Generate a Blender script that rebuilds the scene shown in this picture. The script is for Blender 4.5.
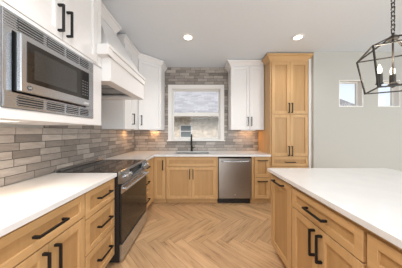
import bpy, bmesh, math, random
from mathutils import Vector, Matrix
random.seed(7)
for o in list(bpy.data.objects):
    bpy.data.objects.remove(o)
SC = bpy.context.scene
COL = SC.collection
PI = math.pi

# ---------------------------------------------------------------- camera, sky, light, exposure
cam_d = bpy.data.cameras.new('camera')
cam = bpy.data.objects.new('camera', cam_d)
COL.objects.link(cam)
cam.location = (0, 0, 1.316)
cam.rotation_euler = (PI/2, 0, 0)
cam_d.sensor_fit = 'HORIZONTAL'
cam_d.sensor_width = 36.0
cam_d.lens = 160.0/402*36.0
cam_d.shift_y = -1.6/402
cam_d.clip_start = 0.02
SC.camera = cam

SC.view_settings.view_transform = 'Standard'
SC.view_settings.look = 'None'
SC.view_settings.gamma = 1
SC.view_settings.use_curve_mapping = False
SC.view_settings.exposure = 0.04

world = bpy.data.worlds.new('world')
SC.world = world
world.use_nodes = True
wn = world.node_tree
wn.nodes.clear()
w_out = wn.nodes.new('ShaderNodeOutputWorld')
w_bg = wn.nodes.new('ShaderNodeBackground')
w_sky = wn.nodes.new('ShaderNodeTexSky')
w_sky.sky_type = 'NISHITA'
w_sky.sun_disc = False
w_sky.sun_elevation = math.radians(48)
w_sky.sun_rotation = math.radians(200)
w_sky.air_density = 1.0
w_sky.dust_density = 2.5
w_sky.ozone_density = 1.0
w_bg.inputs['Strength'].default_value = 0.22
w_hs = wn.nodes.new('ShaderNodeHueSaturation')
w_hs.inputs['Saturation'].default_value = .42
wn.links.new(w_sky.outputs[0], w_hs.inputs['Color'])
wn.links.new(w_hs.outputs[0], w_bg.inputs[0])
wn.links.new(w_bg.outputs[0], w_out.inputs[0])

def light(name, kind, loc, rot, energy, color, **kw):
    d = bpy.data.lights.new(name, kind)
    d.energy = energy
    d.color = color
    for k, v in kw.items():
        setattr(d, k, v)
    o = bpy.data.objects.new(name, d)
    COL.objects.link(o)
    o.location = loc
    o.rotation_euler = rot
    return o

light('sun', 'SUN', (0, -5, 12), (math.radians(42), 0, math.radians(-20)), 1.6, (1, .96, .9), angle=math.radians(8))
# added fill lights: in the unseen rear opening and off the windowless right wall
light('rear_fill', 'AREA', (1.6, -3.35, 1.3), (math.radians(90), 0, 0), 150, (.84, .935, 1),
      shape='RECTANGLE', size=4.6, size_y=2.2)
light('right_fill', 'AREA', (5.05, 0.2, 1.5), (math.radians(90), 0, math.radians(90)), 66, (.84, .935, 1),
      shape='RECTANGLE', size=3.2, size_y=1.7)
# added ceiling spots without fixtures, out of view, brightening counters and aisle
for lx_, ly_, le_ in ((-.2, .3, 80), (1.46, .75, 3), (-.4, -.6, 70), (1.46, -.9, 26), (3.1, .75, 22), (3.1, -.9, 26)):
    light('recessed_or_fill_spot', 'SPOT', (lx_, ly_, 2.72), (0, 0, 0), le_, (1, .975, .95), spot_size=math.radians(150), spot_blend=.9, shadow_soft_size=.07)

# ---------------------------------------------------------------- materials
def new_mat(name):
    m = bpy.data.materials.new(name)
    m.use_nodes = True
    nt = m.node_tree
    return m, nt, nt.nodes['Principled BSDF']

def N(nt, t, **kw):
    n = nt.nodes.new(t)
    for k, v in kw.items():
        setattr(n, k, v)
    return n

def plain(name, col, rough=.5, metal=0., noise=.04, scale=30, spec=None, bump=0.):
    m, nt, b = new_mat(name)
    tc = N(nt, 'ShaderNodeTexCoord')
    nz = N(nt, 'ShaderNodeTexNoise')
    nz.inputs['Scale'].default_value = scale
    nz.inputs['Detail'].default_value = 3
    nt.links.new(tc.outputs['Object'], nz.inputs['Vector'])
    r = N(nt, 'ShaderNodeValToRGB')
    r.color_ramp.elements[0].position = .3
    r.color_ramp.elements[1].position = .7
    r.color_ramp.elements[0].color = [c*(1-noise) for c in col]+[1]
    r.color_ramp.elements[1].color = [min(1, c*(1+noise)) for c in col]+[1]
    nt.links.new(nz.outputs['Fac'], r.inputs['Fac'])
    nt.links.new(r.outputs['Color'], b.inputs['Base Color'])
    b.inputs['Roughness'].default_value = rough
    b.inputs['Metallic'].default_value = metal
    if spec is not None:
        b.inputs['Specular IOR Level'].default_value = spec
    if bump:
        bp = N(nt, 'ShaderNodeBump')
        bp.inputs['Strength'].default_value = bump
        bp.inputs['Distance'].default_value = .002
        nt.links.new(nz.outputs['Fac'], bp.inputs['Height'])
        nt.links.new(bp.outputs['Normal'], b.inputs['Normal'])
    return m

def wood(name, c0, c1, stretch, rough=.42):
    m, nt, b = new_mat(name)
    tc = N(nt, 'ShaderNodeTexCoord')
    oi = N(nt, 'ShaderNodeObjectInfo')
    mp = N(nt, 'ShaderNodeMapping')
    mp.inputs['Scale'].default_value = stretch
    add = N(nt, 'ShaderNodeVectorMath', operation='ADD')
    sc = N(nt, 'ShaderNodeVectorMath', operation='SCALE')
    sc.inputs['Scale'].default_value = 13.
    cmb = N(nt, 'ShaderNodeCombineXYZ')
    for k in range(3):
        nt.links.new(oi.outputs['Random'], cmb.inputs[k])
    nt.links.new(cmb.outputs[0], sc.inputs[0])
    nt.links.new(tc.outputs['Object'], add.inputs[0])
    nt.links.new(sc.outputs[0], add.inputs[1])
    nt.links.new(add.outputs[0], mp.inputs['Vector'])
    nz = N(nt, 'ShaderNodeTexNoise')
    nz.inputs['Scale'].default_value = 1.
    nz.inputs['Detail'].default_value = 5
    nz.inputs['Roughness'].default_value = .6
    nz.inputs['Distortion'].default_value = .4
    nt.links.new(mp.outputs[0], nz.inputs['Vector'])
    r = N(nt, 'ShaderNodeValToRGB')
    r.color_ramp.elements[0].position = .28
    r.color_ramp.elements[1].position = .72
    r.color_ramp.elements[0].color = list(c0)+[1]
    r.color_ramp.elements[1].color = list(c1)+[1]
    nt.links.new(nz.outputs['Fac'], r.inputs['Fac'])
    nt.links.new(r.outputs['Color'], b.inputs['Base Color'])
    b.inputs['Roughness'].default_value = rough
    return m

M = {}
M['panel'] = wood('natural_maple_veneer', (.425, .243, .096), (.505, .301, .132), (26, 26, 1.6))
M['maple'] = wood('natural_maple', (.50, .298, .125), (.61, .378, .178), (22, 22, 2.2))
M['maple_h'] = wood('natural_maple_horizontal', (.50, .298, .125), (.61, .378, .178), (2.2, 22, 22))
M['white'] = plain('white_cabinet_paint', (.82, .80, .79), .38, noise=.01)
M['wall'] = plain('warm_grey_wall_paint', (.485, .472, .435), .85, noise=.015, scale=60, bump=.05)
M['ceil'] = plain('ceiling_paint', (.725, .775, .83), .9, noise=.012, scale=70, bump=.05)
M['trim'] = plain('white_trim_paint', (.84, .82, .79), .4, noise=.01)
M['quartz'] = plain('white_quartz', (.76, .755, .75), .07, noise=.02, scale=8, spec=.6)
M['black'] = plain('matte_black_metal', (.007, .007, .0075), .45, metal=.0, noise=.05, spec=.3)
M['bronze'] = plain('dark_bronze_metal', (.045, .04, .036), .45, metal=.6, noise=.1)
M['plastic'] = plain('black_enamel', (.012, .012, .013), .3, noise=.05)
M['glassblack'] = plain('black_glass', (.010, .010, .011), .05, noise=.05)
M['ovenglass'] = plain('smoked_oven_glass', (.022, .018, .015), .06, noise=.05)
M['grout'] = plain('grey_grout', (.10, .09, .08), .9, noise=.1, scale=90)
M['darkin'] = plain('dark_interior', (.03, .03, .03), .6)
M['logo'] = plain('bright_badge_metal', (.78, .77, .75), .3, metal=.4)
M['stucco'] = plain('beige_stucco', (.66, .585, .49), .95, noise=.28, scale=7, bump=.4)
M['extwhite'] = plain('white_exterior_trim', (.75, .74, .72), .6)
M['ground'] = plain('dry_ground', (.33, .28, .2), .95, noise=.2, scale=3)
M['sinksteel'] = plain('sink_steel', (.45, .44, .42), .3, metal=.9)

def steel(name, col, rough, stretch):
    m, nt, b = new_mat(name)
    tc = N(nt, 'ShaderNodeTexCoord')
    mp = N(nt, 'ShaderNodeMapping')
    mp.inputs['Scale'].default_value = stretch
    nz = N(nt, 'ShaderNodeTexNoise')
    nz.inputs['Scale'].default_value = 1
    nz.inputs['Detail'].default_value = 4
    nt.links.new(tc.outputs['Object'], mp.inputs[0])
    nt.links.new(mp.outputs[0], nz.inputs['Vector'])
    mr = N(nt, 'ShaderNodeMapRange')
    mr.inputs['To Min'].default_value = rough-.02
    mr.inputs['To Max'].default_value = rough+.03
    nt.links.new(nz.outputs['Fac'], mr.inputs['Value'])
    nt.links.new(mr.outputs[0], b.inputs['Roughness'])
    b.inputs['Base Color'].default_value = list(col)+[1]
    b.inputs['Metallic'].default_value = .95
    return m
M['steel'] = steel('brushed_stainless', (.57, .59, .62), .24, (4, 4, 120))
M['steel_v'] = steel('brushed_stainless_dark', (.33, .315, .30), .29, (4, 300, 300))

def glass(name, tint=(1, 1, 1), refl=.08):
    m = bpy.data.materials.new(name)
    m.use_nodes = True
    nt = m.node_tree
    nt.nodes.clear()
    out = N(nt, 'ShaderNodeOutputMaterial')
    tr = N(nt, 'ShaderNodeBsdfTransparent')
    tr.inputs[0].default_value = list(tint)+[1]
    gl = N(nt, 'ShaderNodeBsdfGlossy')
    gl.inputs['Roughness'].default_value = .02
    mx = N(nt, 'ShaderNodeMixShader')
    lw_ = N(nt, 'ShaderNodeLayerWeight')
    lw_.inputs['Blend'].default_value = .5
    pw = N(nt, 'ShaderNodeMath', operation='POWER')
    pw.inputs[1].default_value = 5
    ma = N(nt, 'ShaderNodeMath', operation='MULTIPLY_ADD')
    ma.inputs[1].default_value = .8
    ma.inputs[2].default_value = .016
    nt.links.new(lw_.outputs['Facing'], pw.inputs[0])
    nt.links.new(pw.outputs[0], ma.inputs[0])
    nt.links.new(ma.outputs[0], mx.inputs[0])
    nt.links.new(tr.outputs[0], mx.inputs[1])
    nt.links.new(gl.outputs[0], mx.inputs[2])
    nt.links.new(mx.outputs[0], out.inputs[0])
    return m
M['glass'] = glass('window_glass')

def emit(name, col, s):
    m = bpy.data.materials.new(name)
    m.use_nodes = True
    nt = m.node_tree
    nt.nodes.clear()
    out = N(nt, 'ShaderNodeOutputMaterial')
    e = N(nt, 'ShaderNodeEmission')
    e.inputs[0].default_value = list(col)+[1]
    e.inputs[1].default_value = s
    nt.links.new(e.outputs[0], out.inputs[0])
    return m
M['lamp'] = emit('lamp_glow', (1, .95, .86), 6)
M['bulb'] = emit('bulb_glow', (1, .86, .66), 9)
M['led'] = emit('led_glow', (1, .93, .8), 1.6)

def tile_mat():
    m, nt, b = new_mat('grey_stone_look_tile')
    at = N(nt, 'ShaderNodeAttribute', attribute_name='rnd')
    r = N(nt, 'ShaderNodeValToRGB')
    r.color_ramp.interpolation = 'LINEAR'
    els = r.color_ramp.elements
    els[0].position = 0; els[0].color = (.19, .166, .147, 1)
    els[1].position = 1; els[1].color = (.46, .41, .365, 1)
    for p, c in ((.2, (.285, .25, .222, 1)), (.45, (.355, .314, .28, 1)), (.75, (.40, .355, .316, 1))):
        e = els.new(p); e.color = c
    nt.links.new(at.outputs['Fac'], r.inputs['Fac'])
    tc = N(nt, 'ShaderNodeTexCoord')
    mp = N(nt, 'ShaderNodeMapping')
    mp.inputs['Scale'].default_value = (10, 10, 42)
    nz = N(nt, 'ShaderNodeTexNoise')
    nz.inputs['Scale'].default_value = 1
    nz.inputs['Detail'].default_value = 6
    nz.inputs['Roughness'].default_value = .65
    nt.links.new(tc.outputs['Object'], mp.inputs[0])
    nt.links.new(mp.outputs[0], nz.inputs['Vector'])
    mr = N(nt, 'ShaderNodeMapRange')
    mr.inputs['From Min'].default_value = .25
    mr.inputs['From Max'].default_value = .75
    mr.inputs['To Min'].default_value = .80
    mr.inputs['To Max'].default_value = 1.30
    nt.links.new(nz.outputs['Fac'], mr.inputs['Value'])
    mul = N(nt, 'ShaderNodeVectorMath', operation='SCALE')
    nt.links.new(r.outputs['Color'], mul.inputs[0])
    nt.links.new(mr.outputs[0], mul.inputs['Scale'])
    nt.links.new(mul.outputs[0], b.inputs['Base Color'])
    b.inputs['Roughness'].default_value = .32
    return m
M['tile'] = tile_mat()

def floor_mat():
    m, nt, b = new_mat('herringbone_oak_planks')
    at = N(nt, 'ShaderNodeAttribute', attribute_name='rnd')
    uv = N(nt, 'ShaderNodeUVMap', uv_map='UVMap')
    mp = N(nt, 'ShaderNodeMapping')
    mp.inputs['Scale'].default_value = (2.6, 22, 1)
    nt.links.new(uv.outputs[0], mp.inputs['Vector'])
    nz = N(nt, 'ShaderNodeTexNoise', noise_dimensions='4D')
    nz.inputs['Scale'].default_value = 1
    nz.inputs['Detail'].default_value = 5
    nz.inputs['Roughness'].default_value = .62
    nz.inputs['Distortion'].default_value = .5
    mw = N(nt, 'ShaderNodeMath', operation='MULTIPLY')
    mw.inputs[1].default_value = 57.
    nt.links.new(at.outputs['Fac'], mw.inputs[0])
    nt.links.new(mw.outputs[0], nz.inputs['W'])
    nt.links.new(mp.outputs[0], nz.inputs['Vector'])
    r = N(nt, 'ShaderNodeValToRGB')
    els = r.color_ramp.elements
    els[0].position = .30; els[0].color = (.19, .10, .042, 1)
    els[1].position = .68; els[1].color = (.62, .40, .222, 1)
    e = els.new(.42); e.color = (.50, .305, .157, 1)
    nt.links.new(nz.outputs['Fac'], r.inputs['Fac'])
    mr = N(nt, 'ShaderNodeMapRange')
    mr.inputs['To Min'].default_value = .92
    mr.inputs['To Max'].default_value = 1.12
    nt.links.new(at.outputs['Fac'], mr.inputs['Value'])
    mul = N(nt, 'ShaderNodeVectorMath', operation='SCALE')
    nt.links.new(r.outputs['Color'], mul.inputs[0])
    nt.links.new(mr.outputs[0], mul.inputs['Scale'])
    nt.links.new(mul.outputs[0], b.inputs['Base Color'])
    b.inputs['Roughness'].default_value = .36
    return m
M['floor'] = floor_mat()
M['seam'] = plain('plank_seam', (.16, .095, .05), .8)

def shingle_mat():
    m, nt, b = new_mat('grey_shingles')
    tc = N(nt, 'ShaderNodeTexCoord')
    br = N(nt, 'ShaderNodeTexBrick')
    br.inputs['Scale'].default_value = 1
    br.inputs['Brick Width'].default_value = .36
    br.inputs['Row Height'].default_value = .19
    br.inputs['Mortar Size'].default_value = .008
    br.inputs['Color1'].default_value = (.31, .31, .33, 1)
    br.inputs['Color2'].default_value = (.45, .45, .475, 1)
    br.inputs['Mortar'].default_value = (.30, .30, .32, 1)
    nt.links.new(tc.outputs['UV'], br.inputs['Vector'])
    nt.links.new(br.outputs['Color'], b.inputs['Base Color'])
    b.inputs['Roughness'].default_value = .9
    return m
M['shingle'] = shingle_mat()

# ---------------------------------------------------------------- helpers
def box(bm, x0, x1, y0, y1, z0, z1, bev=0.):
    if x0 > x1: x0, x1 = x1, x0
    if y0 > y1: y0, y1 = y1, y0
    if z0 > z1: z0, z1 = z1, z0
    vs = [bm.verts.new(p) for p in ((x0, y0, z0), (x1, y0, z0), (x1, y1, z0), (x0, y1, z0),
                                    (x0, y0, z1), (x1, y0, z1), (x1, y1, z1), (x0, y1, z1))]
    fs = [bm.faces.new([vs[i] for i in f]) for f in
          ((3, 2, 1, 0), (4, 5, 6, 7), (0, 1, 5, 4), (1, 2, 6, 5), (2, 3, 7, 6), (3, 0, 4, 7))]
    if bev > 0:
        es = set()
        for f in fs:
            es.update(f.edges)
        bmesh.ops.bevel(bm, geom=list(es), offset=bev, segments=1, affect='EDGES', profile=.5)
    return vs

def prism(bm, pts, z0, z1, axis='z'):
    """extrude a polygon: axis z -> (x,y), axis x -> (y,z), axis y -> (x,z)"""
    def P(a, b, c):
        return (a, b, c) if axis == 'z' else ((c, a, b) if axis == 'x' else (a, c, b))
    lo = [bm.verts.new(P(a, b, z0)) for a, b in pts]
    hi = [bm.verts.new(P(a, b, z1)) for a, b in pts]
    n = len(pts)
    bm.faces.new(lo[::-1]); bm.faces.new(hi)
    for i in range(n):
        bm.faces.new((lo[i], lo[(i+1) % n], hi[(i+1) % n], hi[i]))

def tube(bm, p0, p1, r, seg=10, r2=None, cap=True):
    p0 = Vector(p0); p1 = Vector(p1)
    d = (p1-p0).normalized()
    a = d.orthogonal().normalized()
    b = d.cross(a)
    r2 = r if r2 is None else r2
    A = [bm.verts.new(p0+(a*math.cos(2*PI*i/seg)+b*math.sin(2*PI*i/seg))*r) for i in range(seg)]
    Bq = [bm.verts.new(p1+(a*math.cos(2*PI*i/seg)+b*math.sin(2*PI*i/seg))*r2) for i in range(seg)]
    for i in range(seg):
        bm.faces.new((A[i], A[(i+1) % seg], Bq[(i+1) % seg], Bq[i]))
    if cap:
        bm.faces.new(A[::-1]); bm.faces.new(Bq)

def sqbar(bm, p0, p1, w):
    p0 = Vector(p0); p1 = Vector(p1)
    d = (p1-p0).normalized()
    up = Vector((0, 0, 1)) if abs(d.z) < .9 else Vector((1, 0, 0))
    a = d.cross(up).normalized()*w/2
    b = d.cross(a).normalized()*w/2
    e = d*w*.4
    A = [bm.verts.new(p0-e+s*a+t*b) for s, t in ((-1, -1), (1, -1), (1, 1), (-1, 1))]
    Bq = [bm.verts.new(p1+e+s*a+t*b) for s, t in ((-1, -1), (1, -1), (1, 1), (-1, 1))]
    for i in range(4):
        bm.faces.new((A[i], A[(i+1) % 4], Bq[(i+1) % 4], Bq[i]))
    bm.faces.new(A[::-1]); bm.faces.new(Bq)

def lathe(bm, prof, seg=20, center=(0, 0, 0)):
    cx, cy, cz = center
    rings = []
    for r, z in prof:
        rings.append([bm.verts.new((cx+r*math.cos(2*PI*i/seg), cy+r*math.sin(2*PI*i/seg), cz+z)) for i in range(seg)])
    for a, b in zip(rings, rings[1:]):
        for i in range(seg):
            bm.faces.new((a[i], a[(i+1) % seg], b[(i+1) % seg], b[i]))
    bm.faces.new(rings[0][::-1]); bm.faces.new(rings[-1])

def sweep(bm, pts, r, seg=10):
    pts = [Vector(p) for p in pts]
    rings = []
    a = None
    for i, p in enumerate(pts):
        d = (pts[min(i+1, len(pts)-1)]-pts[max(i-1, 0)]).normalized()
        if a is None:
            a = d.orthogonal().normalized()
        a = (a-d*a.dot(d)).normalized()
        b = d.cross(a)
        rings.append([bm.verts.new(p+(a*math.cos(2*PI*k/seg)+b*math.sin(2*PI*k/seg))*r) for k in range(seg)])
    for A, Bq in zip(rings, rings[1:]):
        for k in range(seg):
            bm.faces.new((A[k], A[(k+1) % seg], Bq[(k+1) % seg], Bq[k]))
    bm.faces.new(rings[0][::-1]); bm.faces.new(rings[-1])

def grid_slab(bm, us, vs, filled, w0, w1, mapf):
    """plate with rectangular holes"""
    cache = {}
    def V(i, j, w):
        k = (i, j, w)
        if k not in cache:
            cache[k] = bm.verts.new(mapf(us[i], vs[j], w1 if w else w0))
        return cache[k]
    nu, nv = len(us)-1, len(vs)-1
    F = lambda i, j: 0 <= i < nu and 0 <= j < nv and filled(i, j)
    for i in range(nu):
        for j in range(nv):
            if not F(i, j):
                continue
            bm.faces.new((V(i, j, 1), V(i+1, j, 1), V(i+1, j+1, 1), V(i, j+1, 1)))
            bm.faces.new((V(i, j, 0), V(i, j+1, 0), V(i+1, j+1, 0), V(i+1, j, 0)))
            if not F(i-1, j): bm.faces.new((V(i, j, 0), V(i, j, 1), V(i, j+1, 1), V(i, j+1, 0)))
            if not F(i+1, j): bm.faces.new((V(i+1, j, 0), V(i+1, j+1, 0), V(i+1, j+1, 1), V(i+1, j, 1)))
            if not F(i, j-1): bm.faces.new((V(i, j, 0), V(i+1, j, 0), V(i+1, j, 1), V(i, j, 1)))
            if not F(i, j+1): bm.faces.new((V(i, j+1, 0), V(i, j+1, 1), V(i+1, j+1, 1), V(i+1, j+1, 0)))

def crown(bm, path, prof, segs=None, closed_ends=True):
    """sweep a moulding profile [(out, z)] along a plan path; outward = right of travel; mitred"""
    n = len(path)
    P = [Vector((p[0], p[1])) for p in path]
    nor = []
    for i in range(n-1):
        d = (P[i+1]-P[i]).normalized()
        nor.append(Vector((d.y, -d.x)))
    mit = []
    for i in range(n):
        if i == 0: m = nor[0]
        elif i == n-1: m = nor[-1]
        else:
            m = (nor[i-1]+nor[i]); m = m/(m.dot(nor[i]))
        mit.append(m)
    a, b = segs if segs else (0, n-1)
    rings = []
    for i in range(a, b+1):
        rings.append([bm.verts.new((P[i].x+mit[i].x*o, P[i].y+mit[i].y*o, z)) for o, z in prof])
    k = len(prof)
    for A, Bq in zip(rings, rings[1:]):
        for j in range(k):
            bm.faces.new((A[j], A[(j+1) % k], Bq[(j+1) % k], Bq[j]))
    bm.faces.new(rings[0][::-1]); bm.faces.new(rings[-1])

def obj(name, bm, mat, parent=None, smooth=False):
    bmesh.ops.recalc_face_normals(bm, faces=bm.faces[:])
    me = bpy.data.meshes.new(name)
    bm.to_mesh(me); bm.free()
    me.materials.append(M[mat] if isinstance(mat, str) else mat)
    if smooth:
        for p in me.polygons:
            p.use_smooth = True
    o = bpy.data.objects.new(name, me)
    COL.objects.link(o)
    if parent:
        o.parent = parent
    return o

def thing(name, label, cat, loc=(0, 0, 0), rotz=0., group=None):
    o = bpy.data.objects.new(name, None)
    o.empty_display_size = .1
    COL.objects.link(o)
    o.location = loc
    o.rotation_euler = (0, 0, rotz)
    o['label'] = label; o['category'] = cat
    if group: o['group'] = group
    return o

def tag(o, label, cat, group=None):
    o['label'] = label; o['category'] = cat
    if group: o['group'] = group
    return o

def struct(name, bm, mat, parent=None):
    o = obj(name, bm, mat, parent)
    if parent is None:
        o['kind'] = 'structure'
    return o

BM = bmesh.new

# ---------------------------------------------------------------- the room
CEIL = 2.752
# floor: herringbone planks, joints left as narrow dark seams
bm = BM()
rl = bm.faces.layers.float.new('rnd')
uvl = bm.loops.layers.uv.new('UVMap')
W, n_ = .112, 6
L = W*n_
g = .0011
ca = math.cos(PI/4)
def r45(p, q):
    return ((p-q)*ca*-1 + 0.0, (p+q)*ca)
# lattice a=(1,1) must run along X: rotate by -45 degrees
def rot(p, q):
    return ((p+q)*ca, (q-p)*ca)
FX0, FX1, FY0, FY1 = -1.5, 5.15, -3.45, 3.56
for i in range(-40, 60):
    for j in range(-14, 14):
        for kind in (0, 1):
            bp, bq = (i+n_*j)*W, (i-n_*j)*W
            if kind == 0: r = (bp, bp+L, bq, bq+W)
            else: r = (bp, bp+W, bq+W, bq+W+L)
            cx, cy = rot((r[0]+r[1])/2, (r[2]+r[3])/2)
            if not (FX0-.0 < cx < FX1 and FY0 < cy < FY1):
                continue
            cs = [(r[0]+g, r[2]+g), (r[1]-g, r[2]+g), (r[1]-g, r[3]-g), (r[0]+g, r[3]-g)]
            f = bm.faces.new([bm.verts.new((*rot(*c), 0.0)) for c in cs])
            f[rl] = random.random()
            ou, ov = random.random()*9, random.random()*9
            for lp, c in zip(f.loops, cs):
                a, b = (c[0]-r[0], c[1]-r[2]) if kind == 0 else (c[1]-r[2], c[0]-r[0])
                lp[uvl].uv = (a+ou, b+ov)
floor = struct('floor', bm, 'floor')
bm = BM(); box(bm, -1.6, 5.3, -3.62, 3.66, -.12, -.0012)
obj('subfloor', bm, 'seam', floor)

bm = BM(); box(bm, -1.6, 5.3, -3.62, 3.66, CEIL, CEIL+.12)
struct('ceiling', bm, 'ceil')
bm = BM(); box(bm, -1.6, -1.48, -3.5, 3.66, 0, CEIL)
wall_left = struct('wall_left', bm, 'wall')
WX0, WX1, WZ0, WZ1 = -.655, .442, 1.15, 2.29
bm = BM()
grid_slab(bm, [-1.48, WX0, WX1, 2.10], [0, WZ0, WZ1, CEIL], lambda i, j: not (i == 1 and j == 1), 3.54, 3.66, lambda u, v, w: (u, w, v))
wall_back = struct('wall_back', bm, 'wall')
RW = [2.46, 2.89, 3.155, 3.55]
RZ0, RZ1 = 1.774, 2.25
bm = BM()
grid_slab(bm, [2.005, RW[0], RW[1], RW[2], RW[3], 5.18], [0, RZ0, RZ1, CEIL], lambda i, j: not (j == 1 and i in (1, 3)), 2.85, 2.98, lambda u, v, w: (u, w, v))
struct('wall_dining', bm, 'wall')
bm = BM(); box(bm, 2.005, 2.10, 2.98, 3.54, 0, CEIL)
struct('wall_return', bm, 'wall')
bm = BM(); box(bm, 5.18, 5.3, -3.5, 2.98, 0, CEIL)
struct('wall_right', bm, 'wall')
bm = BM()
grid_slab(bm, [-1.48, -.7, 3.9, 5.18], [0, .1, 2.35, CEIL], lambda i, j: not (i == 1 and j == 1), -3.62, -3.5, lambda u, v, w: (u, w, v))
struct('wall_rear', bm, 'wall')
bm = BM(); box(bm, 2.1, 5.17, 2.836, 2.849, .001, .11, .003)
struct('baseboard_dining', bm, 'trim')

bm = BM(); box(bm, 1.9575, 2.0045, 2.905, 2.925, .001, CEIL-.001, .001)  # filler strip; its white stands in for the wall end being lit brighter
struct('trim_1', bm, 'trim')

# tiled backsplash
def tiles(bm, layer, u0, u1, z0, z1, intervals, mapf, tw=.215, th=.0635, gap=.006):
    z = z0; row = 0
    while z < z1-.01:
        zt = min(z+th, z1)
        off = -random.random()*tw
        u = u0+off
        while u < u1:
            a, b = max(u, u0), min(u+tw, u1)
            for (i0, i1) in intervals(z, zt):
                aa, bb = max(a, i0), min(b, i1)
                if bb-aa > .008:
                    before = set(bm.faces)
                    P = [mapf(x, w, zz) for x, w, zz in ((aa+gap/2, 0, z+gap/2), (bb-gap/2, 0, z+gap/2), (bb-gap/2, 0, zt-gap/2), (aa+gap/2, 0, zt-gap/2))]
                    Q = [mapf(x, 1, zz) for x, zz in ((aa+gap/2, z+gap/2), (bb-gap/2, z+gap/2), (bb-gap/2, zt-gap/2), (aa+gap/2, zt-gap/2))]
                    p = [bm.verts.new(v) for v in P]; q = [bm.verts.new(v) for v in Q]
                    fs = [bm.faces.new(q)]
                    for k in range(4):
                        fs.append(bm.faces.new((p[k], p[(k+1) % 4], q[(k+1) % 4], q[k])))
                    t = random.random()
                    if random.random() < .16: t *= .25
                    for f in fs: f[layer] = t
            u += tw
        z += th; row += 1
bm = BM(); ly = bm.faces.layers.float.new('rnd')
def iv_left(z, zt):
    return [(-.6, 3.528)] if zt <= 1.366 else [(1.504, 2.368)]
tiles(bm, ly, -.6, 3.528, .9165, 1.797, iv_left, lambda u, w, z: (-1.476 + w*.006, u, z))
obj('tile_backsplash', bm, 'tile', wall_left)
bm = BM()
box(bm, -1.4799, -1.473, -.6, 3.53, .9165, 1.3)
box(bm, -1.4799, -1.473, 1.504, 2.368, 1.3, 1.797)
obj('grout', bm, 'grout', wall_left)
bm = BM(); ly = bm.faces.layers.float.new('rnd')
CX0, CX1 = -.725, .511     # casing outside
def iv_back(z, zt):
    if zt <= 1.118: return [(-1.468, 1.262)]
    lo, hi = (-1.468, 1.262) if zt <= 1.366 else (-.797, .594)
    if z > 2.366: return [(lo, hi)]
    return [(lo, CX0-.0), (CX1, hi)]
tiles(bm, ly, -1.468, 1.262, .9165, CEIL-.001, iv_back, lambda u, w, z: (u, 3.536-w*.006, z))
obj('tile_backsplash', bm, 'tile', wall_back)
bm = BM()
box(bm, -1.47, 1.262, 3.533, 3.5399, .9165, 1.118)
for a, b in ((-1.47, CX0), (CX1, 1.262)): box(bm, a, b, 3.533, 3.5399, 1.118, 1.36)
for a, b in ((-.797, CX0), (CX1, .594)): box(bm, a, b, 3.533, 3.5399, 1.36, 2.366)
box(bm, -.797, .594, 3.533, 3.5399, 2.366, CEIL-.001)
obj('grout', bm, 'grout', wall_back)

# kitchen window
bm = BM()
for a, b in ((CX0, WX0+.006), (WX1-.006, CX1)): box(bm, a, b, 3.516, 3.5398, 1.15, 2.29, .003)
box(bm, CX0, CX1, 3.514, 3.5398, 2.29, 2.366, .003)
win = struct('window_1', bm, 'trim')
bm = BM(); box(bm, CX0-.02, CX1+.02, 3.495, 3.5398, 1.122, 1.15, .004)
obj('window_sill', bm, 'trim', win)
bm = BM()
t = .004
box(bm, WX0+.0005, WX0+.02, 3.5402, 3.655, WZ0+.0005, WZ1-.0005); box(bm, WX1-.02, WX1-.0005, 3.5402, 3.655, WZ0+.0005, WZ1-.0005)
box(bm, WX0+.02, WX1-.02, 3.5402, 3.655, WZ1-.02, WZ1-.0005); box(bm, WX0+.02, WX1-.02, 3.5402, 3.655, WZ0+.0005, WZ0+.02)
obj('window_jamb', bm, 'trim', win)
xa, xb = WX0+.021, WX1-.021
def sash(y0, y1, z0, z1, fw, nm, tr=None):
    tr = tr or fw
    bm = BM()
    box(bm, xa, xa+fw, y0, y1, z0, z1, .003); box(bm, xb-fw, xb, y0, y1, z0, z1, .003)
    box(bm, xa+fw, xb-fw, y0, y1, z1-tr, z1, .003); box(bm, xa+fw, xb-fw, y0, y1, z0, z0+fw, .003)
    s = obj(nm, bm, 'trim', win)
    bm = BM(); box(bm, xa+fw-.002, xb-fw+.002, (y0+y1)/2-.002, (y0+y1)/2+.002, z0+fw-.002, z1-tr+.002)
    obj('pane', bm, 'glass', s)
sash(3.625, 3.652, 1.68, 2.269, .026, 'upper_sash')
sash(3.594, 3.62, 1.171, 1.762, .028, 'lower_sash', .078)
bm = BM(); box(bm, -.13, -.08, 3.575, 3.6, 1.7625, 1.779, .003)
obj('sash_lock', bm, 'trim', win)

# high windows in the dining wall
for k, (a, b) in enumerate(((RW[0], RW[1]), (RW[2], RW[3]))):
    bm = BM()
    e = .0006
    box(bm, a+e, a+.012, 2.851, 2.979, RZ0+e, RZ1-e); box(bm, b-.012, b-e, 2.851, 2.979, RZ0+e, RZ1-e)
    box(bm, a+.012, b-.012, 2.851, 2.979, RZ1-.012, RZ1-e); box(bm, a+.012, b-.012, 2.851, 2.979, RZ0+e, RZ0+.012)
    w = struct('window_%d' % (k+2), bm, 'trim')
    bm = BM()
    fw = .02
    for c, d in ((a+.012, a+.012+fw), (b-.012-fw, b-.012)): box(bm, c, d, 2.945, 2.975, RZ0+.012, RZ1-.012)
    for c, d in ((RZ0+.012, RZ0+.012+fw), (RZ1-.012-fw, RZ1-.012)): box(bm, a+.012+fw, b-.012-fw, 2.945, 2.975, c, d)
    f = obj('window_frame', bm, 'trim', w)
    bm = BM(); box(bm, a+.012+fw-.002, b-.012-fw+.002, 2.958, 2.962, RZ0+.03, RZ1-.03)
    obj('pane', bm, 'glass', f)

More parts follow.
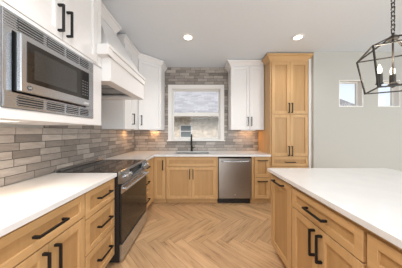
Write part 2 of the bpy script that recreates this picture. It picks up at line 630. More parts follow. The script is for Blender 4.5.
# ---------------------------------------------------------------- cabinet pieces (local frame: front at y=0 facing -y)
def shaker(name, parent, x0, x1, z0, z1, mat='maple', fw=.055, y=0., label=None):
    bm = BM()
    f = min(fw, (z1-z0)*.3, (x1-x0)*.3)
    box(bm, x0, x0+f, y-.02, y, z0, z1, .0015); box(bm, x1-f, x1, y-.02, y, z0, z1, .0015)
    box(bm, x0+f, x1-f, y-.02, y, z1-f, z1, .0015); box(bm, x0+f, x1-f, y-.02, y, z0, z0+f, .0015)
    box(bm, x0+f-.001, x1-f+.001, y-.007, y-.001, z0+f-.001, z1-f+.001)
    if mat == 'white':
        return obj(name, bm, mat, parent)
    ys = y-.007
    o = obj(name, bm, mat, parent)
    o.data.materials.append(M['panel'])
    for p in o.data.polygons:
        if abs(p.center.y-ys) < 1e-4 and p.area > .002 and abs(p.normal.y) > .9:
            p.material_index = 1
    return o

def pull(parent, cx, cz, vert, y=-.02, ln=.178, mat='black', yaw=None):
    bm = BM()
    w = .013; so = .035; h = ln/2
    yb = y-so
    if vert:
        box(bm, cx-w/2, cx+w/2, yb-w/2, yb+w/2, cz-h, cz+h, .0015)
        for s in (-1, 1): box(bm, cx-w/2, cx+w/2, yb+w/2-.0005, y-.0002, cz+s*(h-w/2)-w/2, cz+s*(h-w/2)+w/2)
    else:
        box(bm, cx-h, cx+h, yb-w/2, yb+w/2, cz-w/2, cz+w/2, .0015)
        for s in (-1, 1): box(bm, cx+s*(h-w/2)-w/2, cx+s*(h-w/2)+w/2, yb+w/2-.0005, y-.0002, cz-w/2, cz+w/2)
    return obj('handle', bm, mat, parent)

def carcass(parent, w, d, z0=.1, z1=.878, mat='maple', toe=True, name='body'):
    bm = BM()
    box(bm, 0, w, .0003, d, z0, z1, .001)
    o = obj(name, bm, mat, parent)
    if toe:
        bm = BM(); box(bm, 0.001, w-.001, .075, d-.02, .0005, z0-.0005)
        obj('toe_kick', bm, 'maple_h', parent)
    return o

# ---------------------------------------------------------------- left run (faces +X)
XF = -.875        # carcass front; fronts reach -.855
R90 = PI/2
DEP = .60
def left_unit(name, label, cat, d0, w, group=None):
    return thing(name, label, cat, (XF, d0, 0), R90, group)

def two_door_base(t, w, vz, dz=.70):
    carcass(t, w, DEP)
    d = shaker('drawer', t, .004, w-.004, .70, .862, 'maple_h', .045)
    pull(d, w/2, .782, False, ln=.185)
    m = w/2
    a = shaker('door', t, .004, m-.002, .108, .692)
    pull(a, m-.035, vz, True)
    b = shaker('door', t, m+.002, w-.004, .108, .692)
    pull(b, m+.035, vz, True)
t = left_unit('base_cabinet', 'maple base cabinet with wide drawer over two doors beside the left drawer stack', 'cabinet', .62, .562)
two_door_base(t, .562, .575)
t = left_unit('drawer_cabinet', 'maple three drawer cabinet on the near side of the range', 'cabinet', 1.184, .404)
w = .404
carcass(t, w, DEP)
for z0, z1 in ((.665, .862), (.392, .657), (.112, .384)):
    d = shaker('drawer', t, .006, w-.006, z0, z1, 'maple_h', .045)
    pull(d, w/2+.02, (z0+z1)/2 + .01, False)
t = left_unit('drawer_cabinet', 'narrow maple drawer cabinet wedged between the range and the corner cabinet', 'cabinet', 2.342, .312)
w = .312
carcass(t, w, DEP)
for z0, z1 in ((.665, .862), (.392, .657), (.112, .384)):
    d = shaker('drawer', t, .006, w-.006, z0, z1, 'maple_h', .045)
    pull(d, w/2, (z0+z1)/2, False)

# corner cabinet, world frame
t = thing('corner_cabinet', 'maple corner base cabinet with folding door beside the range end of the sink run', 'cabinet', (-.66, 2.93, 0))
def loc_box(bm, x0, x1, y0, y1, z0, z1, b=0): box(bm, x0+.66, x1+.66, y0-2.93, y1-2.93, z0, z1, b)
bm = BM()
prism(bm, [(-1.466+.66, 2.658-2.93), (-.8753+.66, 2.658-2.93), (-.8753+.66, .0003), (-.646+.66, .0003), (-.646+.66, .595), (-1.466+.66, .595)], .1, .878)
obj('body', bm, 'maple', t)
bm = BM()
prism(bm, [(-1.46+.66, 2.66-2.93), (-.95+.66, 2.66-2.93), (-.95+.66, .075), (-.648+.66, .075), (-.648+.66, .58), (-1.46+.66, .58)], .0005, .0995)
obj('toe_kick', bm, 'maple_h', t)
d = shaker('door', t, -.853+.66, -.652+.66, .108, .862)
pull(d, -.69+.66, .722, True)
bm = BM()
# left leaf faces +X
x0, x1 = -.875+.66, -.855+.66
ya, yb, f = 2.664-2.93, 2.905-2.93, .05
box(bm, x0, x1, ya, ya+f, .108, .862, .0015); box(bm, x0, x1, yb-f, yb, .108, .862, .0015)
box(bm, x0, x1, ya+f, yb-f, .108, .163, .0015); box(bm, x0, x1, ya+f, yb-f, .807, .862, .0015)
box(bm, x0+.001, x1-.009, ya+f-.001, yb-f+.001, .162, .808)
obj('door', bm, 'maple', t)

# ---------------------------------------------------------------- back run (faces -Y)
YF = 2.93
t = thing('sink_cabinet', 'wide maple sink cabinet with two doors under the kitchen window', 'cabinet', (-.642, YF, 0))
w = .952
carcass(t, w, .595, z1=.62)
bm = BM()
box(bm, 0, w, .0003, .02, .62, .878); box(bm, 0, .018, .02, .595, .62, .878); box(bm, w-.018, w, .02, .595, .62, .878)
obj('apron_frame', bm, 'maple', t)
shaker('false_drawer_front', t, .016, .918, .70, .855, 'maple_h', .045)
m = .467
d = shaker('door', t, .016, m-.002, .108, .685); pull(d, m-.03, .56, True)
d = shaker('door', t, m+.002, .918, .108, .685); pull(d, m+.03, .56, True)

t = thing('dishwasher', 'stainless steel dishwasher between the sink cabinet and the drawers', 'dishwasher', (.312, YF, 0))
w = .612
bm = BM(); box(bm, .002, w-.002, .012, .58, .1, .876); obj('tub', bm, 'plastic', t)
bm = BM(); box(bm, .008, w-.008, -.028, .0115, .115, .846, .004); door = obj('door', bm, 'steel_v', t)
bm = BM(); box(bm, .008, w-.008, -.02, .0115, .848, .874, .002); obj('control_strip', bm, 'glassblack', t)
bm = BM(); box(bm, .01, w-.01, .05, .56, .001, .099); obj('toe_kick', bm, 'plastic', t)
bm = BM()
pts = [(.06, -.028, .80)] + [(.06+(w-.12)*k/10, -.062-.012*math.sin(PI*k/10), .80-.012*math.sin(PI*k/10)) for k in range(11)] + [(w-.06, -.028, .80)]
sweep(bm, pts, .0105, 10)
obj('handle', bm, 'steel', door, True)
bm = BM(); tube(bm, (w/2, -.0282, .185), (w/2, -.0295, .185), .009, 16); obj('badge', bm, 'logo', door)

t = thing('drawer_cabinet', 'maple two drawer cabinet between the dishwasher and the tall pantry', 'cabinet', (.928, YF, 0))
w = .334
carcass(t, w, .595)
for z0, z1, hz in ((.505, .862, .808), (.112, .492, .43)):
    d = shaker('drawer', t, .05, w-.02, z0, z1, 'maple_h', .055)
    pull(d, .19, hz, False)

# tall pantry
t = thing('pantry_cabinet', 'tall maple pantry cabinet with crown at the right end of the sink run', 'cabinet', (1.265, YF, 0))
w = .69
carcass(t, w, .607, .1, 2.63)
m = .02+(w-.02)/2
def pair(z0, z1, hz):
    a = shaker('door', t, .024, m-.002, z0, z1); pull(a, m-.028, hz, True)
    b = shaker('door', t, m+.002, w-.006, z0, z1); pull(b, m+.028, hz, True)
pair(1.652, 2.60, 1.76); pair(.885, 1.64, .98)
d = shaker('drawer', t, .024, w-.006, .70, .868, 'maple_h', .045); pull(d, m, .778, False)
pair(.108, .688, .58)
PR = lambda z0, z1, o: [(.0, z0), (.012, z0), (.012, z0+.022), (o*.75, z1-.035), (o, z1-.028), (o, z1), (0, z1)]
bm = BM()
crown(bm, [(0, .198), (0, 0), (w, 0), (w, .45)], PR(2.605, 2.728, .078))
# fill of the top inside the moulding
obj('crown_moulding', bm, 'maple_h', t)

# white uppers
UZ0, UZ1 = 1.366, 2.645
t = thing('upper_cabinet', 'white two door wall cabinet right of the window beside the pantry', 'cabinet', (.597, 3.21, 0))
w = .664
bm = BM(); box(bm, 0, w, .0003, .318, UZ0, UZ1+.01, .001); obj('body', bm, 'white', t)
m = .372
a = shaker('door', t, .004, m-.002, UZ0+.004, UZ1-.012, 'white'); pull(a, m-.035, 1.535, True)
b = shaker('door', t, m+.002, w-.004, UZ0+.004, UZ1-.012, 'white'); pull(b, m+.035, 1.535, True)
bm = BM(); crown(bm, [(0, .318), (0, 0), (w-.0, 0)], PR(UZ1-.005, 2.742, .075)); obj('crown_moulding', bm, 'white', t)

UPX = -1.15
cpath_w = [(-1.474, 2.374), (-1.15, 2.374), (-1.15, 2.872), (-.80, 3.212), (-.80, 3.53)]
t = thing('upper_cabinet', 'white single door wall cabinet between the range hood and the corner', 'cabinet', (UPX, 2.374, 0), R90)
w = .494
bm = BM(); box(bm, 0, w, .0003, .324, UZ0, UZ1+.01, .001); obj('body', bm, 'white', t)
bm = BM(); box(bm, .004, .03, -.02, 0, UZ0, UZ1-.01, .001); box(bm, .31, w-.006, -.02, 0, UZ0, UZ1-.01, .001); obj('face_frame', bm, 'white', t)
d = shaker('door', t, .033, .307, UZ0+.004, UZ1-.012, 'white'); pull(d, .26, 1.535, True)
def to_local(p, loc, rz):
    v = Matrix.Rotation(-rz, 3, 'Z') @ Vector((p[0]-loc[0], p[1]-loc[1], 0))
    return (v.x, v.y)
bm = BM(); crown(bm, [to_local(p, (UPX, 2.374), R90) for p in cpath_w], PR(UZ1-.005, 2.742, .055), (0, 2))
obj('crown_moulding', bm, 'white', t)

rz = math.atan2(.34, .35)
t = thing('corner_upper_cabinet', 'white diagonal corner wall cabinet left of the window', 'cabinet', (-1.15, 2.874, 0))
lp = lambda p: (p[0]+1.15, p[1]-2.874)
bm = BM()
prism(bm, [lp(p) for p in ((-1.474, 2.8745), (-1.15, 2.8745), (-.80, 3.2135), (-.80, 3.528), (-1.474, 3.528))], UZ0, UZ1+.01)
obj('body', bm, 'white', t)
lw = math.hypot(.35, .34)
d = shaker('door', t, .02, lw-.012, UZ0+.004, UZ1-.012, 'white', y=-.001); pull(d, .065, 1.535, True, y=-.021)
d.rotation_euler = (0, 0, rz)
bm = BM(); crown(bm, [lp(p) for p in cpath_w], PR(UZ1-.005, 2.742, .055), (2, 4))
obj('crown_moulding', bm, 'white', t)

# microwave cabinet on the left wall
MX = -.953
MD0, MD1 = .63, 1.498
t = thing('microwave_cabinet', 'white wall cabinet housing the microwave at the upper left', 'cabinet', (MX, MD0, 0), R90)
w = MD1-MD0
dd = .518
TZ0, TZ1 = 1.437, 1.907       # trim kit opening
td0, td1 = .747-MD0, 1.376-MD0
bm = BM()
grid_slab(bm, [0, td0+.02, td1-.02, w], [1.382, TZ0+.02, TZ1-.02, 2.655], lambda i, j: not (i == 1 and j == 1), 0, dd, lambda u, v, q: (u, q, v))
obj('body', bm, 'white', t)
bm = BM()
box(bm, 0, td0-.003, -.02, -.0005, 1.382, 1.92, .001); box(bm, td1+.003, w, -.02, -.0005, 1.382, 1.92, .001)
box(bm, td0-.003, td1+.003, -.02, -.0005, 1.382, TZ0-.003, .001); box(bm, 0, w, -.02, -.0005, TZ1+.003, 1.932, .001)
box(bm, w-.052, w, -.02, -.0005, 1.932, 2.62, .001)
obj('face_frame', bm, 'white', t)
m = 1.08-MD0
d = shaker('door', t, .02, m-.002, 1.938, 2.62, 'white'); pull(d, m-.034, 2.066, True)
d = shaker('door', t, m+.002, w-.055, 1.938, 2.62, 'white'); pull(d, m+.034, 2.066, True)
bm = BM(); crown(bm, [(0, .5), (0, 0), (w, 0)], PR(2.625, 2.742, .055)); obj('crown_moulding', bm, 'white', t)

# microwave with its trim kit
t = thing('microwave', 'stainless built-in microwave with louvred trim frame in the white cabinet', 'microwave', (MX-.02+.0, .747, TZ0), R90)
t.location = (-.9325, .747, TZ0)
W_ = .629; H_ = .47
d0, d1, z0, z1 = .044, .536, .085, .375      # door
bm = BM()
grid_slab(bm, [0, d0-.008, d1+.008, W_], [0, z0-.008, z1+.006, H_], lambda i, j: not (i == 1 and j == 1), -.006, .016, lambda u, v, q: (u, q, v))
for zz in [.012+.0115*k for k in range(6)] + [z1+.018+.0125*k for k in range(6)]:
    box(bm, .004, W_-.004, -.0095, -.0055, zz, zz+.006)
kit = obj('trim_frame', bm, 'steel', t)
for (a, b) in ((.06, .19), (.215, .335), (.355, .46), (.478, .565)):
    for (c, e) in ((.014, .066), (z1+.02, z1+.078)):
        bm = BM()
        box(bm, a, b, -.0102, -.0096, c, e)
        v = obj('vent', bm, 'darkin', kit)
        bm = BM()
        for k in range(4):
            zz = c+(e-c)*(k+.5)/4.
            box(bm, a, b, -.0125, -.0103, zz-.002, zz+.0025)
        obj('slat', bm, 'steel', v)
bm = BM(); box(bm, d0+.004, d1-.004, .018, .38, z0+.004, z1-.004); box(bm, d0, d1, -.02, .0178, z0, z1, .001); obj('oven_body', bm, 'plastic', t)
bm = BM(); box(bm, d0-.002, d1, -.044, -.0203, z0-.002, z1, .004); door = obj('door', bm, 'steel', t)
bm = BM(); box(bm, d0+.026, d1-.016, -.0465, -.0438, z0+.05, z1-.03, .001); win_ = obj('door_window', bm, 'ovenglass', door)
bm = BM(); box(bm, d0+.06, d1-.14, -.0474, -.0466, z0+.075, z1-.06); obj('viewing_mesh', bm, plain('perforated_mesh', (.05, .047, .043), .1, noise=.2, scale=200), win_)
bm = BM(); box(bm, d1-.1, d1-.022, -.0474, -.0466, z0+.07, z1-.045); cp = obj('control_panel', bm, 'glassblack', door)
bm = BM()
for r in range(6):
    for c in range(3):
        box(bm, d1-.09+c*.023, d1-.076+c*.023, -.048, -.0475, z0+.078+r*.02, z0+.084+r*.02)
obj('buttons', bm, plain('grey_button_print', (.16, .16, .16), .4), cp)
bm = BM(); box(bm, d1-.062, d1-.02, -.047, -.0443, z0+.014, z0+.026); obj('release_button', bm, 'logo', door)
# round badge on the lower left of the door
bm = BM(); tube(bm, (d0+.04, -.0441, z0+.024), (d0+.04, -.0455, z0+.024), .0125, 20); bd = obj('badge', bm, plain('dark_badge', (.06, .06, .065), .3), door)
cu = bpy.data.curves.new('badge_letters', 'FONT'); cu.body = 'GE'; cu.size = .014; cu.align_x = 'CENTER'; cu.align_y = 'CENTER'; cu.extrude = .0002
tmp = bpy.data.objects.new('badge_letters', cu); COL.objects.link(tmp)
bpy.context.view_layer.update()
me = bpy.data.meshes.new_from_object(tmp.evaluated_get(bpy.context.evaluated_depsgraph_get()))
bpy.data.objects.remove(tmp)
me.materials.clear(); me.materials.append(M['logo'])
lt = bpy.data.objects.new('badge_letters', me); COL.objects.link(lt); lt.parent = bd
lt.rotation_euler = (PI/2, 0, 0); lt.location = (d0+.04, -.0458, z0+.024)

# range hood
HD0, HD1, HX = 1.502, 2.370, -.847
t = thing('range_hood', 'white wooden range hood with sloped sides above the range', 'range hood', (-1.478, (HD0+HD1)/2, 1.80))
ox, oy, oz = t.location
def hb(bm, x0, x1, y0, y1, z0, z1, b=0): box(bm, x0-ox, x1-ox, y0-oy, y1-oy, z0-oz, z1-oz, b)
ix0, ix1, iy0, iy1 = -1.40, -.955, 1.63, 2.235
bm = BM()
grid_slab(bm, [-1.466-ox, ix0-ox, ix1-ox, HX-ox], [HD0-oy, iy0-oy, iy1-oy, HD1-oy], lambda i, j: not (i == 1 and j == 1), 0, .03, lambda u, v, q: (u, v, q))
hb(bm, HX-.03, HX, HD0, HD1, 1.8302, 2.02); hb(bm, -1.466, HX-.03, HD0, HD0+.02, 1.8302, 2.02); hb(bm, -1.466, HX-.03, HD1-.02, HD1, 1.8302, 2.02)
hb(bm, -1.466, HX, HD0, HD1, 2.02, 2.10)
obj('canopy', bm, 'white', t)
bm = BM()
a = [(-1.474, HD0+.004, 2.1003), (HX-.008, HD0+.004, 2.1003), (HX-.008, HD1-.004, 2.1003), (-1.474, HD1-.004, 2.1003)]
b = [(-1.474, 1.745, 2.63), (-1.135, 1.745, 2.63), (-1.135, 2.125, 2.63), (-1.474, 2.125, 2.63)]
c = [(p[0], p[1], 2.70) for p in b]
R = [[bm.verts.new((p[0]-ox, p[1]-oy, p[2]-oz)) for p in q] for q in (a, b, c)]
for A, Bq in zip(R, R[1:]):
    for i in range(4): bm.faces.new((A[i], A[(i+1) % 4], Bq[(i+1) % 4], Bq[i]))
bm.faces.new(R[0][::-1]); bm.faces.new(R[-1])
obj('chimney', bm, 'white', t)
bm = BM()
crown(bm, [(-1.474-ox, 1.745-oy), (-1.135-ox, 1.745-oy), (-1.135-ox, 2.125-oy), (-1.474-ox, 2.125-oy)],
      [(o, z-oz) for o, z in PR(2.62, 2.742, .055)])
obj('crown_moulding', bm, 'white', t)
bm = BM()
hb(bm, HX+.0002, HX+.028, 1.425, HD1, 2.078, 2.109, .004); hb(bm, HX+.0002, HX+.016, 1.425, HD1, 2.012, 2.0778, .003)
hb(bm, -.9315, HX+.022, 1.42, HD0-.001, 2.012, 2.109, .004)
bm2 = bm
obj('moulding_band', bm, 'white', t)
bm = BM()
hb(bm, ix0+.001, ix1-.001, iy0+.001, iy1-.001, 1.85, 1.95)
ins = obj('vent_insert', bm, 'darkin', t)
bm = BM()
for k in range(2):
    hb(bm, ix0+.03, ix1-.05, iy0+.03+k*.29, iy0+.285+k*.29, 1.842, 1.8498, .002)
obj('filter', bm, 'steel_v', ins)

# ---------------------------------------------------------------- range
t = thing('range', 'stainless slide-in electric range with black glass cooktop on the left', 'range', (-.815, 1.592, 0), R90)
w = .744
bm = BM(); box(bm, .001, w-.001, 0, .645, .02, .86); box(bm, .03, w-.03, .03, .6, .001, .02); obj('body', bm, 'plastic', t)
bm = BM(); box(bm, .001, w-.001, .012, .63, .861, .921, .003); ct = obj('cooktop', bm, 'glassblack', t)
bpm = plain('burner_print', (.12, .12, .12), .3)
for cx, cy, r in ((.19, .18, .11), (.55, .18, .085), (.19, .45, .085), (.55, .45, .11)):
    bm = BM()
    vo = [bm.verts.new((cx+r*math.cos(2*PI*k/40), cy+r*math.sin(2*PI*k/40), .9214)) for k in range(40)]
    vi = [bm.verts.new((cx+(r-.004)*math.cos(2*PI*k/40), cy+(r-.004)*math.sin(2*PI*k/40), .9214)) for k in range(40)]
    for k in range(40): bm.faces.new((vo[k], vo[(k+1) % 40], vi[(k+1) % 40], vi[k]))
    obj('burner_ring', bm, bpm, ct)
bm = BM(); box(bm, .001, w-.001, .631, .648, .9, .945, .003); box(bm, .03, w-.03, .60, .63, .9212, .932, .003); obj('rear_vent_trim', bm, 'steel_v', t)
# sloped control panel
bm = BM()
prism(bm, [(.011, .9215), (-.012, .918), (-.05, .812), (-.03, .80), (.011, .80)], .0, w, 'x')
pn = obj('control_panel', bm, 'steel_v', t)
sl = Vector((0, -.106, .038)).normalized()      # outward normal of the sloped face
fc = lambda x, s: Vector((x, -.012-.038*s, .918-.106*s))
for x in (.065, .15, w-.15, w-.065):
    bm = BM(); p = fc(x, .5)
    tube(bm, p, p+sl*.012, .025, 20); tube(bm, p+sl*.012, p+sl*.032, .020, 20, .018)
    obj('knob', bm, 'steel', pn)
bm = BM()
u = Vector((1, 0, 0)); v = Vector((0, -.038, -.106)).normalized()
p = fc(w/2, .5)
vs = [bm.verts.new(p+u*a*.185+v*b*.043+sl*c) for c in (.0003, .003) for a, b in ((-1, -1), (1, -1), (1, 1), (-1, 1))]
for f in ((0, 1, 2, 3), (7, 6, 5, 4), (0, 4, 5, 1), (1, 5, 6, 2), (2, 6, 7, 3), (3, 7, 4, 0)): bm.faces.new([vs[k] for k in f])
obj('display', bm, 'glassblack', pn)
bm = BM(); box(bm, .004, w-.004, -.018, -.001, .20, .79, .003); door = obj('oven_door', bm, 'plastic', t)
bm = BM(); box(bm, .006, w-.006, -.022, -.0183, .70, .788, .001); obj('door_trim', bm, 'steel', door)
bm = BM(); box(bm, .006, w-.006, -.0215, -.0183, .205, .698, .001); g_ = obj('door_window', bm, 'ovenglass', door)
bm = BM()
tube(bm, (.03, -.058, .742), (w-.03, -.058, .742), .0125, 14)
for x in (.06, w-.06): tube(bm, (x, -.058, .742), (x, -.0222, .742), .009, 10)
obj('handle', bm, 'steel', door, False)
bm = BM(); box(bm, .004, w-.004, -.03, -.001, .035, .192, .003); obj('bottom_drawer', bm, 'steel', t)

# ---------------------------------------------------------------- worktops
ZC0, ZC1 = .8785, .915
bm = BM(); box(bm, -1.468, -.833, -.02, 1.588, ZC0, ZC1, .003)
tag(obj('countertop', bm, 'quartz'), 'white quartz countertop left of the range, nearest the camera on the left', 'countertop')
t = left_unit('base_cabinet', 'maple base cabinet at the near end of the left counter, past the wide drawer cabinet', 'cabinet', .0, .618)
two_door_base(t, .618, .575)
bm = BM()
SKX0, SKX1, SKY0, SKY1 = -.50, .17, 3.02, 3.36
grid_slab(bm, [-1.468, -.833, SKX0, SKX1, 1.262], [2.34, 2.888, SKY0, SKY1, 3.528],
          lambda i, j: (i == 0 or j >= 1) and not (i == 2 and j == 2), ZC0, ZC1, lambda u, v, q: (u, v, q))
tag(obj('countertop', bm, 'quartz'), 'white quartz L-shaped countertop holding the sink below the window', 'countertop')

t = thing('sink', 'undermount steel sink in the counter below the window', 'sink', ((SKX0+SKX1)/2, (SKY0+SKY1)/2, .66))
bm = BM()
hx, hy = (SKX1-SKX0)/2-.001, (SKY1-SKY0)/2-.001
box(bm, -hx, hx, -hy, hy, 0, .012); 
box(bm, -hx, -hx+.01, -hy, hy, .012, .238); box(bm, hx-.01, hx, -hy, hy, .012, .238)
box(bm, -hx+.01, hx-.01, -hy, -hy+.01, .012, .238); box(bm, -hx+.01, hx-.01, hy-.01, hy, .012, .238)
obj('basin', bm, 'sinksteel', t)
bm = BM(); lathe(bm, [(.04, .0122), (.04, .016), (.025, .0165)], 20); obj('drain', bm, 'darkin', t)

t = thing('faucet', 'matte black gooseneck faucet standing on the counter behind the sink', 'faucet', (-.20, 3.44, .9155))
bm = BM(); lathe(bm, [(.027, 0), (.027, .012), (.021, .02), (.019, .12), (.0165, .125)], 18); obj('base', bm, 'black', t)
bm = BM()
pts = [(0, 0, .1255), (0, 0, .24)] + [(0, -.085+.085*math.cos(a), .27+.085*math.sin(a)) for a in [PI*k/12 for k in range(13)]] + [(0, -.17, .22)]
sweep(bm, pts, .0125, 12); obj('spout', bm, 'black', t, True)
bm = BM(); lathe(bm, [(.015, 0), (.016, .07), (.0135, .075)], 14, (0, -.17, .145)); obj('spray_head', bm, 'black', t)
bm = BM(); tube(bm, (.0195, 0, .07), (.04, 0, .07), .013, 12); sqbar(bm, (.035, -.0, .074), (.075, -.012, .085), .010); obj('lever', bm, 'black', t)

# ---------------------------------------------------------------- island
IX = .785
def island_unit(name, label, far, w):
    return thing(name, label, 'cabinet', (IX, far, 0), -R90)
IDEP = .92
t = island_unit('island_cabinet', 'maple island cabinet with a tall pull-out door at the far island end', 1.768, .412)
w = .412
carcass(t, w, IDEP, z1=.884)
d = shaker('door', t, .02, w-.008, .108, .862, fw=.06); pull(d, w/2-.005, .822, False, ln=.185)
t = island_unit('island_cabinet', 'maple island cabinet with a wide drawer over two doors in the middle', 1.354, .606)
w = .606
carcass(t, w, IDEP, z1=.884)
d = shaker('drawer', t, .008, w-.008, .70, .852, 'maple_h', .045); pull(d, w/2-.01, .775, False, ln=.185)
m = w/2+.005
d = shaker('door', t, .008, m-.002, .108, .692); pull(d, m-.032, .575, True)
d = shaker('door', t, m+.002, w-.008, .108, .692); pull(d, m+.032, .575, True)
t = island_unit('island_cabinet', 'maple island cabinet cut by the right frame edge, nearest the camera', .746, .606)
carcass(t, w, IDEP, z1=.884)
d = shaker('drawer', t, .008, w-.008, .70, .852, 'maple_h', .045); pull(d, w/2, .775, False, ln=.185)
d = shaker('door', t, .008, m-.002, .108, .692); pull(d, m-.032, .575, True)
d = shaker('door', t, m+.002, w-.008, .108, .692); pull(d, m+.032, .575, True)
bm = BM()
rr = .035
pts = [(.743, .10), (2.07, .10)]
def arc(cx, cy, a0, a1): return [(cx+rr*math.cos(a0+(a1-a0)*k/6), cy+rr*math.sin(a0+(a1-a0)*k/6)) for k in range(7)]
pts += arc(2.07-rr, 1.798-rr, 0, PI/2)
pts += [(.750, 1.798), (.743, 1.791)]
prism(bm, pts, .8845, .915)
tag(obj('island_countertop', bm, 'quartz'), 'white quartz island countertop on the right in front of the windows', 'countertop')

# ---------------------------------------------------------------- lamps
for k, (x, y, lab) in enumerate(((-.196, 2.41, 'round recessed ceiling light above the sink run, left of the two'),
                                 (1.46, 2.41, 'round recessed ceiling light in front of the pantry, right of the two'))):
    t = thing('recessed_light', lab, 'ceiling light', (x, y, CEIL), 0, 'recessed ceiling lights')
    bm = BM()
    A = [(.085, -.0005), (.085, -.006), (.06, -.009), (.058, -.0005)]
    rings = [[bm.verts.new((r*math.cos(2*PI*i/28), r*math.sin(2*PI*i/28), z)) for i in range(28)] for r, z in A]
    for q in range(4):
        a, b = rings[q], rings[(q+1) % 4]
        for i in range(28): bm.faces.new((a[i], a[(i+1) % 28], b[(i+1) % 28], b[i]))
    obj('trim_ring', bm, 'trim', t)
    bm = BM(); lathe(bm, [(.0575, -.0006), (.0575, -.005)], 28); obj('lens', bm, 'lamp', t)
    l = light('recessed_or_fill_spot', 'SPOT', (x, y, CEIL-.03), (0, 0, 0), 38 if k == 0 else 20, (1, .975, .95), spot_size=math.radians(145), spot_blend=.8, shadow_soft_size=.06)

def led(lab, x0, x1, y0, y1, z, power, lc=(1, .52, .20)):
    t = thing('under_cabinet_light', lab, 'light', ((x0+x1)/2, (y0+y1)/2, z), 0, 'under cabinet lights')
    hx, hy = (x1-x0)/2, (y1-y0)/2
    bm = BM(); box(bm, -hx-.004, hx+.004, -hy-.004, hy+.004, -.006, -.0005, .001); obj('housing', bm, 'trim', t)
    bm = BM(); box(bm, -hx, hx, -hy, hy, -.009, -.0062); obj('diffuser', bm, 'led', t)
    light('under_cabinet_lamp', 'AREA', ((x0+x1)/2, (y0+y1)/2, z-.012), (0, 0, 0), power, lc, shape='RECTANGLE', size=max(.03, x1-x0), size_y=max(.03, y1-y0))
led('bright strip light under the microwave cabinet at the left', -1.08, -.985, .79, .865, 1.3815, 5.2, (1, .78, .58))
led('small strip light under the diagonal corner cabinet near its left wall', -1.40, -1.37, 3.0, 3.12, 1.3655, .9)
led('small strip light under the diagonal corner cabinet near the window wall', -1.10, -.94, 3.44, 3.47, 1.3655, 1.0)
led('small strip light under the right white wall cabinet by the pantry', .86, 1.16, 3.42, 3.46, 1.3655, 1.3)

# lantern pendant
PX, PY = 1.40, 1.167
t = thing('pendant_lantern', 'dark bronze open cage lantern hanging on a chain above the island', 'pendant light', (PX, PY, 1.633))
e = Vector((.487, .875, 0)); q = Vector((.875, -.487, 0))
zb, zs, zh = 0, 1.916-1.633, 2.006-1.633
cor = lambda h, z: [e*s*h+q*u*h+Vector((0, 0, z)) for s, u in ((1, -1), (1, 1), (-1, 1), (-1, -1))]
up = cor(.153, zs); lo = cor(.114, zb); hubr = cor(.02, zh)
bm = BM()
for i in range(4):
    sqbar(bm, up[i], up[(i+1) % 4], .0085); sqbar(bm, lo[i], lo[(i+1) % 4], .0085)
    sqbar(bm, up[i], lo[i], .0085); sqbar(bm, up[i], hubr[i], .0085)
cage = obj('cage', bm, 'bronze', t)
bm = BM(); lathe(bm, [(.03, zh-.012), (.032, zh), (.02, zh+.012), (.008, zh+.02), (.008, zh+.035)], 14); obj('top_cap', bm, 'bronze', t)
bm = BM(); tube(bm, (0, 0, .045), (0, 0, zh-.012), .006, 10)
lathe(bm, [(.008, .012), (.022, .022), (.026, .034), (.016, .046), (.007, .052)], 14)
for i in range(3):
    a = math.radians(161-120*i)
    v = Vector((math.cos(a), math.sin(a), 0))
    sweep(bm, [v*.01+Vector((0, 0, .034)), v*.04+Vector((0, 0, .02)), v*.066+Vector((0, 0, .024)), v*.075+Vector((0, 0, .038))], .0055, 8)
obj('stem', bm, 'bronze', t)
for i in range(3):
    a = math.radians(161-120*i)
    cx, cy = .075*math.cos(a), .075*math.sin(a)
    bm = BM(); lathe(bm, [(.01, .036), (.022, .044), (.022, .048), (.0175, .05), (.0175, .118), (.011, .122)], 14, (cx, cy, 0)); cd = obj('candle', bm, 'bronze', t)
    bm = BM(); lathe(bm, [(.006, .1222), (.011, .132), (.0135, .145), (.011, .16), (.006, .175), (.0015, .188)], 14, (cx, cy, 0)); obj('bulb', bm, 'bulb', cd, True)
    light('candle_lamp', 'POINT', (PX+cx, PY+cy, 1.633+.23), (0, 0, 0), 1.6, (1, .85, .66), shadow_soft_size=.03)
bm = BM()
z = zh+.03; k = 0
while z+1.633 < CEIL-.03:
    h, wd, r = .042, .011, .0032
    pts = []
    for s in range(17):
        a = 2*PI*s/16
        u_ = wd*math.cos(a); v_ = (h/2-wd)*(1 if math.sin(a) > 0 else -1 if math.sin(a) < 0 else 0)+wd*math.sin(a)
        pts.append((u_ if k % 2 == 0 else 0, u_ if k % 2 else 0, z+h/2-.004+v_))
    sweep(bm, pts, r, 6)
    z += h-.010; k += 1
obj('chain', bm, 'bronze', t)
bm = BM(); lathe(bm, [(.012, CEIL-1.633-.035), (.055, CEIL-1.633-.02), (.06, CEIL-1.633-.001)], 24); obj('ceiling_canopy', bm, 'bronze', t)

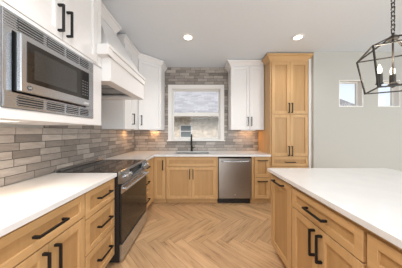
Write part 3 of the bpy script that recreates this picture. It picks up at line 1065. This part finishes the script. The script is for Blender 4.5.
# ---------------------------------------------------------------- outside
bm = BM(); box(bm, -30, 30, 3.7, 60, -.6, -.5)
struct('ground', bm, 'ground')
t = thing('neighbour_house', 'beige stucco house with grey shingle roof outside the kitchen window', 'house', (0, 7.5, -.5))
bm = BM(); 
grid_slab(bm, [-6, -.985, -.42, 2.6], [0, 1.56, 2.17, 2.62], lambda i, j: not (i == 1 and j == 1), 0, .2, lambda u, v, q: (u, q, v))
obj('wall', bm, 'stucco', t)
bm = BM()
for a, b, c, d in ((-.985, -.945, 1.56, 2.17), (-.46, -.42, 1.56, 2.17), (-.945, -.46, 2.13, 2.17), (-.945, -.46, 1.56, 1.60), (-.945, -.46, 1.85, 1.885)):
    box(bm, a, b, -.02, .06, c, d)
wf = obj('window_frame', bm, 'extwhite', t)
bm = BM(); box(bm, -.945, -.46, .03, .035, 1.60, 2.13); obj('pane', bm, plain('house_window_glass', (.22, .25, .26), .08), wf)
bm = BM()
uvl = bm.loops.layers.uv.new('UVMap')
sl_ = math.radians(33)
Y0, Zr = -.35, 2.55
Ln = 5.0
A = [(-6.3, Y0, Zr), (2.9, Y0, Zr), (2.9, Y0+Ln*math.cos(sl_), Zr+Ln*math.sin(sl_)), (-6.3, Y0+Ln*math.cos(sl_), Zr+Ln*math.sin(sl_))]
lo_ = [bm.verts.new(p) for p in A]; hi_ = [bm.verts.new((p[0], p[1]-.04, p[2]+.08)) for p in A]
f = bm.faces.new(hi_)
for lp_, uv in zip(f.loops, ((0, 0), (9.2, 0), (9.2, Ln), (0, Ln))): lp_[uvl].uv = uv
bm.faces.new(lo_[::-1])
for i in range(4): bm.faces.new((lo_[i], lo_[(i+1) % 4], hi_[(i+1) % 4], hi_[i]))
obj('roof', bm, 'shingle', t)
bm = BM(); box(bm, -6.3, 2.9, Y0-.075, Y0-.05, Zr-.1, Zr+.06); obj('fascia', bm, plain('brown_fascia', (.16, .13, .1), .7), t)

t = thing('far_house', 'grey roofed house seen low through the high dining window', 'house', (17, 22, -.5))
bm = BM(); box(bm, -6.5, 5.2, 0, 6, 0, 4.9); obj('wall', bm, 'stucco', t)
bm = BM()
prism(bm, [(-7, 4.9), (5.8, 4.95), (0, 7.05), (-3, 7.05)], -.3, 6.3, 'y'); obj('roof', bm, 'shingle', t)
